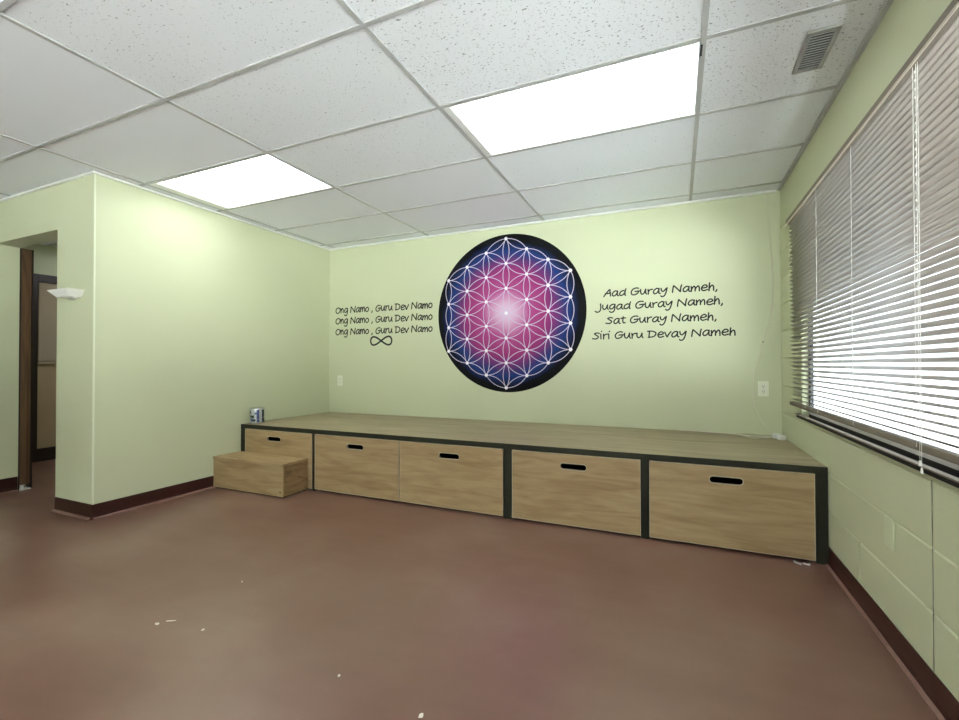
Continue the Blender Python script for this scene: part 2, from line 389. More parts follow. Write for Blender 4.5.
# vinyl cove bases
def cove(name, p, q, nrm, toe=.022, m2=m_base_toe, h=.1):
    """base running from p to q along a wall, nrm points into the room"""
    p, q, nrm = Vector(p), Vector(q), Vector(nrm)
    prof = [(.0006, 0), (.0006, h), (.004, h), (.005, .03), (.008, .012), (toe, .004), (toe, 0)]
    bm = bmesh.new()
    A = [bm.verts.new(p+nrm*a+Vector((0, 0, z+.0004))) for a, z in prof]; B = [bm.verts.new(q+nrm*a+Vector((0, 0, z+.0004))) for a, z in prof]
    for k in range(len(prof)-1):
        f = bm.faces.new((A[k], A[k+1], B[k+1], B[k]))
        if k >= 4: f.material_index = 1
    bm.faces.new(A); bm.faces.new(B[::-1])
    return struct(name, bm, [m_base, m2])
cove('baseboard_left', (XL, YF-.001, 0), (XL, 2.865, 0), (1, 0, 0))
cove('baseboard_front', (XL+.003, YF, 0), (OX1, YF, 0), (0, -1, 0))
cove('baseboard_right', (XR, -4.1, 0), (XR, 2.868, 0), (-1, 0, 0), toe=.018)
cove('baseboard_opening', (OX0, YF, 0), (OX0, YF+.145, 0), (1, 0, 0), h=.12)
cove('baseboard_partition', (XFAR+.1, YF, 0), (OX0, YF, 0), (0, -1, 0), h=.12)
cove('baseboard_hall', (XHALL, YF+.16, 0), (XHALL, 2.44, 0), (1, 0, 0), h=.13)
cove('baseboard_hall_far', (XHALL, 3.6, 0), (XHALL, YB-.01, 0), (1, 0, 0), h=.13)

# brown jamb post behind the opening
bm = bmesh.new(); bx(bm, OX0-.06, OX0+.004, YF+.1585, YF+.222, .045, OZ-.0, .003); bx(bm, OX0-.055, OX0-.001, YF+.149, YF+.1585, 0.0, OZ-.002, 0, 1)  # dark strip left of the post is painted shadow
bx(bm, OX0-.06, OX0+.004, YF+.222, YF+.236, 0.0, OZ, 0, 1)
struct('trim_6', bm, [m_brown, m_dark])
bm = bmesh.new(); bx(bm, OX0-.062, OX0+.012, YF+.156, YF+.226, .0005, .010, .002); bx(bm, OX0+.0055, OX0+.010, YF+.160, YF+.180, .010, .04, .001)
o = obj('post_bracket', bm, m_white, loc=(OX0-.02, YF+.19, 0)); tag(o, 'small white floor bracket at the foot of the brown jamb post', 'bracket')

# dark framed glazed door in the hall wall
DY0, DY1, DZ = 2.475, 3.42, 2.04
bm = bmesh.new(); fw = .062
bx(bm, XHALL+.001, XHALL+.045, DY0, DY0+fw, 0, DZ, .003); bx(bm, XHALL+.001, XHALL+.045, DY1-fw, DY1, 0, DZ, .003)
bx(bm, XHALL+.001, XHALL+.045, DY0+fw, DY1-fw, DZ-.085, DZ, .003); bx(bm, XHALL+.001, XHALL+.045, DY0+fw, DY1-fw, 0.001, .14, .003)
d1 = struct('door_1', bm, m_dark)
bm = bmesh.new(); bx(bm, XHALL+.006, XHALL+.016, DY0+fw, DY1-fw, .14, DZ-.085); obj('door_panel', bm, m_doorglass, d1)
bm = bmesh.new(); z = 1.09
while z < DZ-.095:
    vs = [bm.verts.new(v) for v in ((XHALL+.021, DY0+fw+.012, z+.017), (XHALL+.033, DY0+fw+.012, z), (XHALL+.033, DY1-fw-.012, z), (XHALL+.021, DY1-fw-.012, z+.017))]
    bm.faces.new(vs); z += .016
bx(bm, XHALL+.02, XHALL+.036, DY0+fw+.008, DY1-fw-.008, 1.062, 1.082)
obj('door_blind', bm, m_doorblind, d1)

# ------------------------------------------------------------------ window in the right wall
bm = bmesh.new()
fx0, fx1 = XR+.034, XR+.0555
for q in ((WY0, WY0+.03, WZ0, WZ1), (WY1-.03, WY1, WZ0, WZ1), (WY0+.03, WY1-.03, WZ0, WZ0+.034), (WY0+.03, WY1-.03, WZ1-.05, WZ1)):
    bx(bm, fx0, fx1, q[0], q[1], q[2], q[3], .003)
w1 = struct('window_1', bm, m_bronze)
bm = bmesh.new(); bx(bm, fx0+.010, fx0+.014, WY0+.03, WY1-.03, WZ0+.034, WZ1-.05); obj('pane', bm, m_glass, w1)
bm = bmesh.new(); bx(bm, fx0-.006, fx0+.008, WY0+.031, WY1-.031, WZ0+.0345, WZ0+.056, .002)
obj('window_track', bm, m_alu, w1)
bm = bmesh.new(); bx(bm, XR-.001, fx0-.001, WY0+.002, WY1-.002, WZ0-.003, WZ0+.004); bx(bm, XR-.020, XR-.004, WY0-.03, WY1+.05, WZ0+.006, WZ0+.0215, .001, 1)  # black strip under the nosing stands for the shadow there
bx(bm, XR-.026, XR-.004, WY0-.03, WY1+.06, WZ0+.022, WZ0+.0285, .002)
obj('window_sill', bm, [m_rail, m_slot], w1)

# ------------------------------------------------------------------ outside the window
bm = bmesh.new(); bx(bm, XR+.056, 60, .2, 45, -.35, -.15); struct('ground', bm, m_asphalt)
bm = bmesh.new(); bx(bm, XR+.056, 40, -45, .2, -.35, -.15); struct('ground_side', bm, m_bounce)  # unseen pale ground, added to bounce sunlight through the bare window
bm = bmesh.new(); bx(bm, -40, XR+.056, -45, YBACK-.3, -.35, -.15); struct('ground_front', bm, m_bounce)  # unseen pale ground behind the camera, added for bounce light

# ------------------------------------------------------------------ troffers
def troffer(j, i, label, lens=None, group='recessed ceiling lights'):
    x0, x1, y0, y1 = cell(j, i); c = ((x0+x1)/2, (y0+y1)/2, H)
    lx0, lx1, ly0, ly1 = lens or (x0+.05, x1-.05, y0+.022, y1-.022)
    t = thing('ceiling_light', c, label, 'light', group)
    bm = bmesh.new(); e = .0135; z0, z1 = H-.001, H+.09
    bx(bm, x0+e, lx0, y0+e, y1-e, z0, H+.02); bx(bm, lx1, x1-e, y0+e, y1-e, z0, H+.02)
    bx(bm, lx0, lx1, y0+e, ly0, z0, H+.02); bx(bm, lx0, lx1, ly1, y1-e, z0, H+.02)
    bx(bm, x0+e, x1-e, y0+e, y1-e, H+.085, z1)
    obj('frame', bm, m_frame, t, loc=c)
    bm = bmesh.new(); bx(bm, lx0+.001, lx1-.001, ly0+.001, ly1-.001, H+.012, H+.018)
    obj('diffuser', bm, m_lens, t, loc=c)
    return t
t = troffer(-1, 0, 'large lit ceiling light panel in front of the mural wall, nearest the window', (-1.062, .09, 2.036, 2.606))
bm = bmesh.new(); bx(bm, .0955, .104, 2.05, 2.12, H-.006, H-.0015, .001); obj('latch', bm, m_ventd, t, loc=(.1, 2.08, H))
troffer(-3, 0, 'lit ceiling light panel beside the left green wall, farther from the window', (-3.462, -2.35, 2.036, 2.606))
for j, i in tro_added:
    troffer(j, i, *(('lit ceiling light panel in the hall beyond the opening', None) if j == -5 else ('lit ceiling light panel in the ceiling behind the viewpoint', None, 'ceiling lights behind the viewpoint')))

# ceiling vent
vx0, vx1, vy0, vy1 = .483, .595, 2.14, 2.416
vc = ((vx0+vx1)/2, (vy0+vy1)/2, H)
v = thing('ceiling_vent', vc, 'small rectangular grey metal louvred vent in the ceiling near the window wall', 'vent')
bm = bmesh.new(); f = .017; z0, z1 = H-.010, H+.0005
for q in ((vx0, vx0+f, vy0, vy1), (vx1-f, vx1, vy0, vy1), (vx0+f, vx1-f, vy0, vy0+f), (vx0+f, vx1-f, vy1-f, vy1)): bx(bm, *q, z0, z1, .002)
obj('frame', bm, m_vent, v, loc=vc)
bm = bmesh.new(); bx(bm, vx0+f, vx1-f, vy0+f, vy1-f, H-.0015, H+.0003); obj('backing', bm, m_ventd, v, loc=vc)
bm = bmesh.new(); n = 14
for k in range(n):
    y = vy0+f+(vy1-vy0-2*f)*(k+.5)/n
    vs = [bm.verts.new(p) for p in ((vx0+f, y-.0012, H-.006), (vx1-f, y-.0012, H-.006), (vx1-f, y+.0008, H-.009), (vx0+f, y+.0008, H-.009))]; bm.faces.new(vs)
obj('louvers', bm, m_vent, v, loc=vc)

# ------------------------------------------------------------------ the stage
sc = (( XL+XR)/2, (SF+YB)/2, 0)
st = thing('stage_platform', sc, 'long low wooden stage with five drawers along the back wall under the mural', 'stage')
sx0, sx1 = XL+.002, XR-.002
bm = bmesh.new(); bx(bm, sx0+.001, sx1-.001, SF+.004, YB-.002, ST-.034, ST, .0015)
# shallow joints between the top boards
top = obj('top', bm, m_oak_top, st, loc=(sc[0], sc[1], ST))
bm = bmesh.new(); bx(bm, sx0, sx1, SF-.001, SF+.0035, ST-.036, ST-.0005, .001); obj('edge_band', bm, m_black, top, loc=(sc[0], SF, ST-.02))
posts = [(sx0, -3.588), (-2.790, -2.766), (-1.090, -1.031), (-.202, -.160), (.668, sx1)]
for a, b in posts:
    bm = bmesh.new(); bx(bm, a, b, SF, SF+.05, .001, ST-.036, .001); obj('post', bm, m_black, st, loc=((a+b)/2, SF, 0))
bm = bmesh.new(); bx(bm, sx0+.005, sx1-.005, SF+.055, SF+.075, .002, .03); bx(bm, sx0+.005, sx1-.005, YB-.03, YB-.01, .002, ST-.036)
bx(bm, sx0+.005, sx0+.02, SF+.055, YB-.03, .03, ST-.036); bx(bm, sx1-.02, sx1-.005, SF+.055, YB-.03, .03, ST-.036)
bx(bm, sx0+.02, sx1-.02, SF+.06, YB-.03, .004, .012)
obj('carcass', bm, m_black, st, loc=sc)
drawers = [(-3.582, -2.794, .399), (-2.762, -1.936, .394), (-1.926, -1.094, .389), (-1.027, -.206, .392), (-.156, .662, .393)]
slotx = [(-3.330, -3.135), (-2.425, -2.275), (-1.587, -1.43), (-.696, -.53), (.170, .330)]
def capsule(cx, cz, hw, hh, n=10):
    out = []
    for k in range(n+1): a = -math.pi/2+math.pi*k/n; out.append((cx+hw-hh+hh*math.cos(a), cz+hh*math.sin(a)))
    for k in range(n+1): a = math.pi/2+math.pi*k/n; out.append((cx-hw+hh+hh*math.cos(a), cz+hh*math.sin(a)))
    return out
for (a, b, hz), (s0, s1) in zip(drawers, slotx):
    z0, z1 = .016, .471
    y0, y1 = SF-.003, SF+.016
    cx = (s0+s1)/2; hw = .084; hh = .0195
    cap = capsule(cx, hz, hw, hh)
    bm = bmesh.new()
    rect = [(a, z0), (b, z0), (b, z1), (a, z1)]
    # front and back faces with the slot cut out, made by filling between the two outlines
    for y in (y0, y1):
        R = [bm.verts.new((x, y, z)) for x, z in rect]; K = [bm.verts.new((x, y, z)) for x, z in cap]
        es = [bm.edges.new((R[k], R[(k+1) % 4])) for k in range(4)] + [bm.edges.new((K[k], K[(k+1) % len(K)])) for k in range(len(K))]
        bmesh.ops.triangle_fill(bm, use_beauty=True, edges=es)
        if y == y0: R0, K0 = R, K
    for P, Q in ((R0, R), (K0, K)):
        for k in range(len(P)): bm.faces.new((P[k], P[(k+1) % len(P)], Q[(k+1) % len(P)], Q[k]))
    dr = obj('drawer', bm, m_oak, st, loc=((a+b)/2, SF, (z0+z1)/2))
    # painted pale highlight along the edges of the front
    bm = bmesh.new(); e = .0032
    for q in ((a, b, z1-e, z1), (a, a+e, z0, z1-e), (b-e, b, z0, z1-e), (a+e, b-e, z0, z0+e)): bx(bm, q[0], q[1], y0-.0012, y0-.0001, q[2], q[3])
    obj('edging', bm, m_edge_highlight, dr, loc=((a+b)/2, SF, z1))
    # rim round the hand slot, its edge highlight painted pale
    bm = bmesh.new(); C2 = capsule(cx, hz, hw+.0035, hh+.0035)
    A = [bm.verts.new((x, y0-.0015, z)) for x, z in cap]; B = [bm.verts.new((x, y0-.0002, z)) for x, z in C2]; Cc = [bm.verts.new((x, y1, z)) for x, z in capsule(cx, hz, hw-.0006, hh-.0006)]
    n = len(A)
    for k in range(n):
        bm.faces.new((A[k], A[(k+1) % n], B[(k+1) % n], B[k])); bm.faces.new((A[k], A[(k+1) % n], Cc[(k+1) % n], Cc[k]))
    obj('handle_slot', bm, m_edge_highlight, dr, loc=(cx, SF, hz))
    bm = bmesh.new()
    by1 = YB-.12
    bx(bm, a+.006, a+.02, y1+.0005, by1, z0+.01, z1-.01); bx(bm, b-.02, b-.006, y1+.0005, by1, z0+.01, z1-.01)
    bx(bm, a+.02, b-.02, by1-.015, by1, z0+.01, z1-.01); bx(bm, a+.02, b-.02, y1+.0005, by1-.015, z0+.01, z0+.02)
    obj('drawer_box', bm, m_slot, dr, loc=((a+b)/2, SF+.5, .2))  # box coloured near black for the unlit interior
# little steel bolts lying at the foot of the right drawer
bm = bmesh.new()
tube(bm, [(.566, 2.835, .006), (.588, 2.818, .006)], .0055, 8); tube(bm, [(.560, 2.838, .008), (.566, 2.835, .008)], .008, 6)
o = obj('bolt', bm, m_steel, loc=(.575, 2.828, 0), shade=False); tag(o, 'small shiny bolt on the floor under the right drawer, the left of the two', 'bolt', 'loose bolts')
bm = bmesh.new()
tube(bm, [(.600, 2.838, .006), (.622, 2.826, .006)], .0055, 8); tube(bm, [(.622, 2.826, .008), (.628, 2.823, .008)], .008, 6)
o = obj('bolt', bm, m_steel, loc=(.61, 2.832, 0)); tag(o, 'small shiny bolt on the floor under the right drawer, the one nearer the window wall', 'bolt', 'loose bolts')

# ------------------------------------------------------------------ step box
px0, px1, py0, py1, ph = -3.634, -2.838, 2.606, 2.866, .266
sb = thing('step_box', ((px0+px1)/2, (py0+py1)/2, 0), 'low wooden step box on the floor in front of the left end of the stage', 'step')
bm = bmesh.new(); bx(bm, px0-.004, px1+.004, py0-.005, py1, ph-.018, ph, .002); obj('tread', bm, m_oak, sb, loc=((px0+px1)/2, py0, ph))
bm = bmesh.new(); bx(bm, px0, px1, py0, py0+.018, .010, ph-.019, .001); obj('front_panel', bm, m_oak, sb, loc=((px0+px1)/2, py0, .1))
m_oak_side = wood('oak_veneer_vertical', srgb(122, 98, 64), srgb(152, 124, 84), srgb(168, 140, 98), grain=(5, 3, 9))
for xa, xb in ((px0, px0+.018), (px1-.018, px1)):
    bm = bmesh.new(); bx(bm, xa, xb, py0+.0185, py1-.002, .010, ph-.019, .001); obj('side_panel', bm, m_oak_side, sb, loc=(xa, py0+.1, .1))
bm = bmesh.new()
for x in (px0+.04, px1-.04):
    for y in (py0+.03, py1-.03): bx(bm, x-.03, x+.03, y-.012, y+.012, 0, .0115)
bx(bm, px0+.02, px1-.02, py0+.003, py0+.012, .003, .0098); bx(bm, px1-.012, px1-.003, py0+.02, py1-.02, .003, .0098)
obj('base', bm, m_slot, sb, loc=((px0+px1)/2, py0, 0))
bm = bmesh.new(); tube(bm, [(px1-.024, py0-.0005, .045), (px1-.024, py0+.004, .045)], .008, 10); obj('screw', bm, m_brown, sb, loc=(px1-.024, py0, .045))

# ------------------------------------------------------------------ paint can
cx, cy = -3.566, 2.985; r, hh = .061, .138
pc = thing('paint_can', (cx, cy, ST), 'small metal paint can with blue and white label on the left end of the stage', 'can')
bm = bmesh.new(); lathe(bm, [(.001, .001), (r-.003, .001), (r, .004), (r, hh-.004), (r-.002, hh), (r-.006, hh), (r-.007, hh-.006)], (cx, cy, ST)); obj('body', bm, m_steel, pc, loc=(cx, cy, ST), shade=True)
bm = bmesh.new(); lathe(bm, [(r-.0072, hh-.006), (r-.011, hh-.001), (r-.014, hh-.005), (.001, hh-.005)], (cx, cy, ST)); obj('lid', bm, m_steel, pc, loc=(cx, cy, ST+hh), shade=True)
def lab(a0, a1, z0, z1, m, name, dr=.0006):
    bm = bmesh.new(); lathe(bm, [(r+dr, z0), (r+dr, z1)], (cx, cy, ST), 10, a0, a1); return obj(name, bm, m, lb if name != 'label_wrap' else pc, loc=(cx, cy, ST), shade=True)
m_lw = mat('label_white', srgb(214, 220, 226), .5); m_lb = mat('label_blue', srgb(66, 84, 132), .5); m_lg = mat('label_dark', srgb(40, 54, 52), .5)
lb = None
lb = lab(math.radians(-170), math.radians(60), .012, hh-.01, m_lw, 'label_wrap')
aim = math.degrees(math.atan2(-cy, -cx))               # direction from the can to the camera side
R_ = math.radians
for a0, a1, z0, z1, m in ((-6, 14, .012, hh-.012, m_lb), (-20, -2, .085, .102, m_lb), (34, 62, .012, hh-.012, m_lg), (-70, -28, .05, .075, m_lg), (-60, -36, .02, .046, m_lb), (-82, -60, .085, .118, m_lg), (-40, -14, .02, .04, m_lg)):
    lab(R_(aim+a0), R_(aim+a1), z0, z1, m, 'label_print', .0012)
bm = bmesh.new()
tube(bm, [(cx+math.cos(a)*(r+.004), cy+math.sin(a)*(r+.004), ST+hh*.62-.045*math.sin((a-R_(aim-90))/math.pi*math.pi)) for a in [R_(aim-90)+math.pi*k/18 for k in range(19)]], .0013, 6)
obj('bail_handle', bm, m_steel, pc, loc=(cx, cy, ST+.08))

# ------------------------------------------------------------------ mural
mx, mz, mr = -1.477, 1.5365, .746
cxm, czm = -1.489, 1.537
mu = thing('mandala_mural', (mx, YB, mz), 'large round flower mandala mural in pink, blue and black on the back wall', 'mural')
bm = bmesh.new()
n = 128; A = [bm.verts.new((mx+mr*math.cos(2*math.pi*k/n), YB-.0022, mz+mr*1.008*math.sin(2*math.pi*k/n))) for k in range(n)]
B = [bm.verts.new((v.co.x, YB-.0003, v.co.z)) for v in A]
bm.faces.new(A); bm.faces.new(B[::-1])
for k in range(n): bm.faces.new((A[k], A[(k+1) % n], B[(k+1) % n], B[k]))
obj('disc', bm, mural_mat(mr), mu, loc=(cxm, YB, czm))
u = .2368
lat = [(i, j) for i in range(-3, 4) for j in range(-3, 4) if abs(i+j) <= 3]
P = lambda i, j: Vector((u*math.cos(math.pi/6)*i, u*(j+i/2)))
def ribbon(bm, pts, wd, y, caps=True):
    pts = [Vector(p) for p in pts]; L = []; Rr = []
    for i, p in enumerate(pts):
        a = pts[max(0, i-1)]; b = pts[min(len(pts)-1, i+1)]; t = (b-a); t = t.normalized() if t.length > 1e-9 else Vector((1, 0)); nn = Vector((-t.y, t.x))*wd/2
        L.append(bm.verts.new((p.x+nn.x, y, p.y+nn.y))); Rr.append(bm.verts.new((p.x-nn.x, y, p.y-nn.y)))
    for k in range(len(pts)-1): bm.faces.new((L[k], L[k+1], Rr[k+1], Rr[k]))
    if caps:
        for p in (pts[0], pts[-1]): dot(bm, p, wd/2, y, 8)
def dot(bm, p, r, y, n=14):
    bm.faces.new([bm.verts.new((p[0]+r*math.cos(2*math.pi*k/n), y, p[1]+r*math.sin(2*math.pi*k/n))) for k in range(n)])
m_line = mat('mural_pale_line', srgb(200, 190, 214), .6); m_dotw = mat('mural_white_dot', srgb(240, 238, 240), .6)
bm = bmesh.new(); ctr = Vector((cxm, czm))
done = set()
for (i, j) in lat:
    for di, dj in ((1, 0), (0, 1), (-1, 1)):
        k = (i+di, j+dj)
        if k not in lat: continue
        a, b = P(i, j), P(*k); mid = (a+b)/2; dv = b-a; nn = Vector((-dv.y, dv.x))*(math.sqrt(3)/2)
        for s in (1, -1):
            c = mid+nn*s; a0 = math.atan2(*(a-c).yx); a1 = math.atan2(*(b-c).yx); da = (a1-a0+math.pi) % (2*math.pi)-math.pi
            ribbon(bm, [ctr+c+Vector((math.cos(a0+da*q/10), math.sin(a0+da*q/10)))*u for q in range(11)], .0066, YB-.0028, False)
nl = len(bm.faces)
for q in lat: dot(bm, ctr+P(*q), .0165, YB-.0034)
for k, f_ in enumerate(bm.faces): f_.material_index = 1 if k >= nl else 0
obj('line_pattern', bm, [m_line, m_dotw], mu, loc=(cxm, YB, czm))

# ------------------------------------------------------------------ handwritten wall lettering (own stroke alphabet)
GL = {
 'A': (1.15, [[(-.1, -.05), (.3, .65), (.78, 1.5), (.84, .8), (.95, 0)], [(.1, .5), (.5, .55), (.95, .62)]]),
 'a': (1.1, [[(.82, .85), (.55, 1.0), (.2, .75), (.05, .35), (.2, .04), (.5, .12), (.78, .6), (.84, .95)], [(.84, .95), (.8, .35), (.88, .06), (1.02, .04)]]),
 'd': (1.12, [[(.82, .85), (.55, 1.0), (.2, .75), (.05, .35), (.2, .04), (.5, .1), (.8, .5)], [(.98, 1.6), (.88, .9), (.86, .1), (.95, .02)]]),
 'G': (1.4, [[(1.1, 1.3), (.8, 1.45), (.35, 1.2), (.05, .65), (.15, .12), (.55, .02), (1.0, .3), (1.08, .66)], [(.6, .62), (1.0, .68), (1.35, .68)]]),
 'u': (1.02, [[(.02, .95), (.02, .4), (.2, .03), (.5, .2), (.74, .95)], [(.74, .95), (.74, .3), (.88, 0)]]),
 'r': (.78, [[(.05, .95), (.1, .5), (.1, 0)], [(.1, .45), (.32, .85), (.68, .95)]]),
 'y': (1.0, [[(.02, .95), (.1, .5), (.36, .36), (.76, .9)], [(.86, .98), (.72, .1), (.5, -.5), (.2, -.66), (.0, -.5)]]),
 'N': (1.4, [[(.0, 0), (.06, .8), (.14, 1.4)], [(.14, 1.4), (.6, .7), (1.08, .04)], [(1.08, .04), (1.12, .8), (1.22, 1.5)]]),
 'm': (1.35, [[(.02, .95), (.06, .4), (.05, 0)], [(.07, .4), (.35, .95), (.54, .75), (.56, .05)], [(.58, .45), (.88, .98), (1.08, .75), (1.12, .02)]]),
 'e': (.98, [[(.08, .48), (.5, .52), (.78, .68), (.68, .95), (.4, 1.0), (.1, .68), (.06, .28), (.32, .0), (.84, .16)]]),
 'h': (.92, [[(.1, 1.6), (.07, .8), (.05, 0)], [(.07, .4), (.38, .92), (.6, .75), (.66, 0)]]),
 ',': (.4, [[(.12, .12), (.12, -.02), (.0, -.22)]]),
 'J': (.85, [[(.5, 1.45), (.56, .5), (.42, -.2), (.05, -.42), (-.28, -.22)]]),
 'g': (1.08, [[(.82, .85), (.55, 1.0), (.2, .75), (.05, .35), (.2, .06), (.5, .14), (.8, .6)], [(.86, .95), (.84, .1), (.68, -.5), (.3, -.64), (.05, -.45)]]),
 'S': (1.1, [[(.95, 1.25), (.6, 1.42), (.2, 1.15), (.5, .78), (.82, .45), (.5, .05), (-.08, .12)]]),
 't': (.78, [[(.34, 1.4), (.3, .4), (.42, .03), (.66, .08)], [(.0, .95), (.34, .98), (.68, 1.02)]]),
 'i': (.42, [[(.08, .95), (.1, .4), (.12, 0)], [(.16, 1.66), (.2, 1.76)]]),
 'D': (1.3, [[(.16, 1.4), (.12, .7), (.1, .0)], [(-.12, 1.36), (.5, 1.36), (1.05, .85), (.8, .2), (.0, .0)]]),
 'v': (.92, [[(.0, .95), (.18, .4), (.34, .02)], [(.34, .02), (.58, .6), (.84, 1.05)]]),
 'O': (1.3, [[(.6, 1.5), (.12, 1.05), (.0, .4), (.45, -.04), (1.0, .35), (1.08, 1.05), (.6, 1.5)]]),
 'o': (.98, [[(.45, .98), (.1, .7), (.08, .25), (.4, .02), (.76, .3), (.76, .75), (.45, .98)]]),
 'n': (.95, [[(.05, .95), (.08, .4), (.06, 0)], [(.08, .42), (.4, .95), (.62, .72), (.66, .02)]]),
 ' ': (.62, []),
}
def text_line(parent, txt, x0, x1, z, xh, wd, slope=0):
    tot = sum(GL[c][0] for c in txt) - .12
    k = (x1-x0)/tot; x = 0; bm = bmesh.new()
    rr = random.Random(hash(len(txt)*7+ord(txt[0])))
    for c in txt:
        adv, strokes = GL[c]; dz = rr.uniform(-.04, .06); s = rr.uniform(.95, 1.06)
        for sk in strokes:
            pts = smooth([(px, pz if pz < 1 else 1+(pz-1)*.62, 0) for px, pz in sk], 6)
            ribbon(bm, [(x0+(x+p.x)*k+p.y*xh*.03, z+(p.y*s+dz)*xh+slope*(x*k)) for p in pts], wd, YB-.0016)
        x += adv
    r = bmesh.ops.extrude_face_region(bm, geom=bm.faces[:])
    for v in [g for g in r['geom'] if isinstance(g, bmesh.types.BMVert)]: v.co.y += .0012
    return obj('text_line', bm, m_text, parent, loc=((x0+x1)/2, YB, z))
tr = thing('wall_lettering', (-.13, YB, 1.45), 'black handwritten verse of four centred lines right of the round mural', 'wall lettering')
text_line(tr, 'Aad Guray Nameh,', -.577, .300, 1.637, .0435, .0108)
text_line(tr, 'Jugad Guray Nameh,', -.640, .338, 1.524, .0435, .0108)
text_line(tr, 'Sat Guray Nameh,', -.562, .292, 1.400, .0435, .0108)
text_line(tr, 'Siri Guru Devay Nameh', -.676, .424, 1.268, .0435, .0108, .008)
tl = thing('wall_lettering', (-2.92, YB, 1.5), 'black handwritten chant of three lines over an infinity sign, left of the mural', 'wall lettering')
for z in (1.629, 1.509, 1.386): text_line(tl, 'Ong Namo , Guru Dev Namo', -3.548, -2.295, z, .050, .0118)
bm = bmesh.new()
pts = []
for k in range(49):
    a = 2*math.pi*k/48; pts.append((-2.928+.137*math.sin(a), 1.306+.090*math.sin(a)*math.cos(a)*1.0))
ribbon(bm, pts, .019, YB-.0016, False)
obj('infinity_sign', bm, m_text, tl, loc=(-2.928, YB, 1.306))

# ------------------------------------------------------------------ outlets, plate, sconce
def outlet(x, z, label):
    t = thing('wall_outlet', (x, YB, z), label, 'outlet', 'outlets on the back wall')
    bm = bmesh.new(); bx(bm, x-.036, x+.036, YB-.006, YB-.0004, z-.058, z+.058, .002); obj('cover_plate', bm, m_outlet, t, loc=(x, YB, z))
    for s in (1, -1):
        c = z+s*.0195
        bm = bmesh.new(); bx(bm, x-.017, x+.017, YB-.0085, YB-.0062, c-.014, c+.014, .001); rc = obj('receptacle', bm, m_outlet, t, loc=(x, YB, c))
        bm = bmesh.new()
        for dx in (-.0065, .0065): bx(bm, x+dx-.0013, x+dx+.0013, YB-.0093, YB-.0086, c-.002, c+.008)
        bx(bm, x-.0025, x+.0025, YB-.0093, YB-.0086, c-.010, c-.005); obj('socket_slots', bm, m_hole, rc, loc=(x, YB, c))
    bm = bmesh.new(); tube(bm, [(x, YB-.0062, z), (x, YB-.0078, z)], .003, 8); obj('screw', bm, m_steel, t, loc=(x, YB, z))
outlet(.602, .860, 'almond wall outlet above the stage in the corner near the window')
outlet(-3.484, .868, 'almond wall outlet above the stage at the left end of the back wall')
bm = bmesh.new(); y, z = 2.125, .428
bx(bm, XR-.009, XR-.0005, y-.037, y+.037, z-.056, z+.056, .0025)
o = obj('blank_cover_plate', bm, m_almond, loc=(XR, y, z)); tag(o, 'green painted blank cover plate on the block wall under the window', 'cover plate')

bm = bmesh.new()                                        # wall sconce: flared tray shape
tx0, tx1, bx0, bx1 = -3.993, -3.753, -3.945, -3.795
yw = YF-.0006
sn = thing('wall_sconce', (-3.873, YF, 1.515), 'white flared wall sconce on the narrow green wall beside the hall opening', 'sconce')
rt = [(tx0, yw, 1.560), (tx1, yw, 1.560), (tx1, YF-.1, 1.560), (tx0, YF-.1, 1.560)]
rb = [(bx0, yw, 1.520), (bx1, yw, 1.520), (bx1, YF-.075, 1.520), (bx0, YF-.075, 1.520)]
A = [bm.verts.new(p) for p in rt]; B = [bm.verts.new(p) for p in rb]
bm.faces.new(B)
for k in range(4): bm.faces.new((A[k], A[(k+1) % 4], B[(k+1) % 4], B[k]))
C_ = [bm.verts.new((p[0]+(.008 if p[0] < -3.9 else -.008), p[1]+(-.008 if p[1] > YF-.05 else .008), 1.560)) for p in rt]
E_ = [bm.verts.new((p[0]+(.008 if p[0] < -3.9 else -.008), p[1]+(-.008 if p[1] > YF-.05 else .008), 1.526)) for p in rb]
for k in range(4):
    bm.faces.new((A[k], A[(k+1) % 4], C_[(k+1) % 4], C_[k])); bm.faces.new((C_[k], C_[(k+1) % 4], E_[(k+1) % 4], E_[k]))
bm.faces.new(E_)
obj('shade', bm, m_white, sn, loc=(-3.873, YF, 1.54))
bm = bmesh.new(); bx(bm, tx0-.004, tx1+.004, YF-.104, yw, 1.5605, 1.568, .002)
for f in (): pass
obj('rim', bm, m_white, sn, loc=(-3.873, YF, 1.564))
bm = bmesh.new(); bx(bm, -3.905, -3.845, YF-.03, yw, 1.509, 1.5195, .002); obj('bracket', bm, m_white, sn, loc=(-3.873, YF, 1.51))

# ------------------------------------------------------------------ cables in the corner
bm = bmesh.new()
pts = smooth([(.640, YB-.004, H-.02), (.650, YB-.004, 2.1), (.668, YB-.004, 1.75), (.671, YB-.004, 1.551), (.652, YB-.004, 1.392), (.603, YB-.004, 1.218), (.560, YB-.004, 1.05), (.540, YB-.004, .95), (.533, YB-.004, .82), (.550, YB-.004, .70), (.600, YB-.005, .60), (.652, YB-.03, .535), (.668, YB-.10, .512)], 8)
tube(bm, pts, .0035, 6)
cb = obj('power_cable', bm, m_cord, loc=(.64, YB, .6), shade=True); tag(cb, 'thin pale cable hanging down the back wall in the corner by the window', 'cable')
bm = bmesh.new(); lathe(bm, [(.001, 0), (.004, 0), (.005, .006), (.002, .008), (.001, .008)], (.603, YB-.010, 1.214), 10); obj('cable_clip', bm, m_hole, cb, loc=(.603, YB, 1.218))
bm = bmesh.new()
zc = ST+.0045
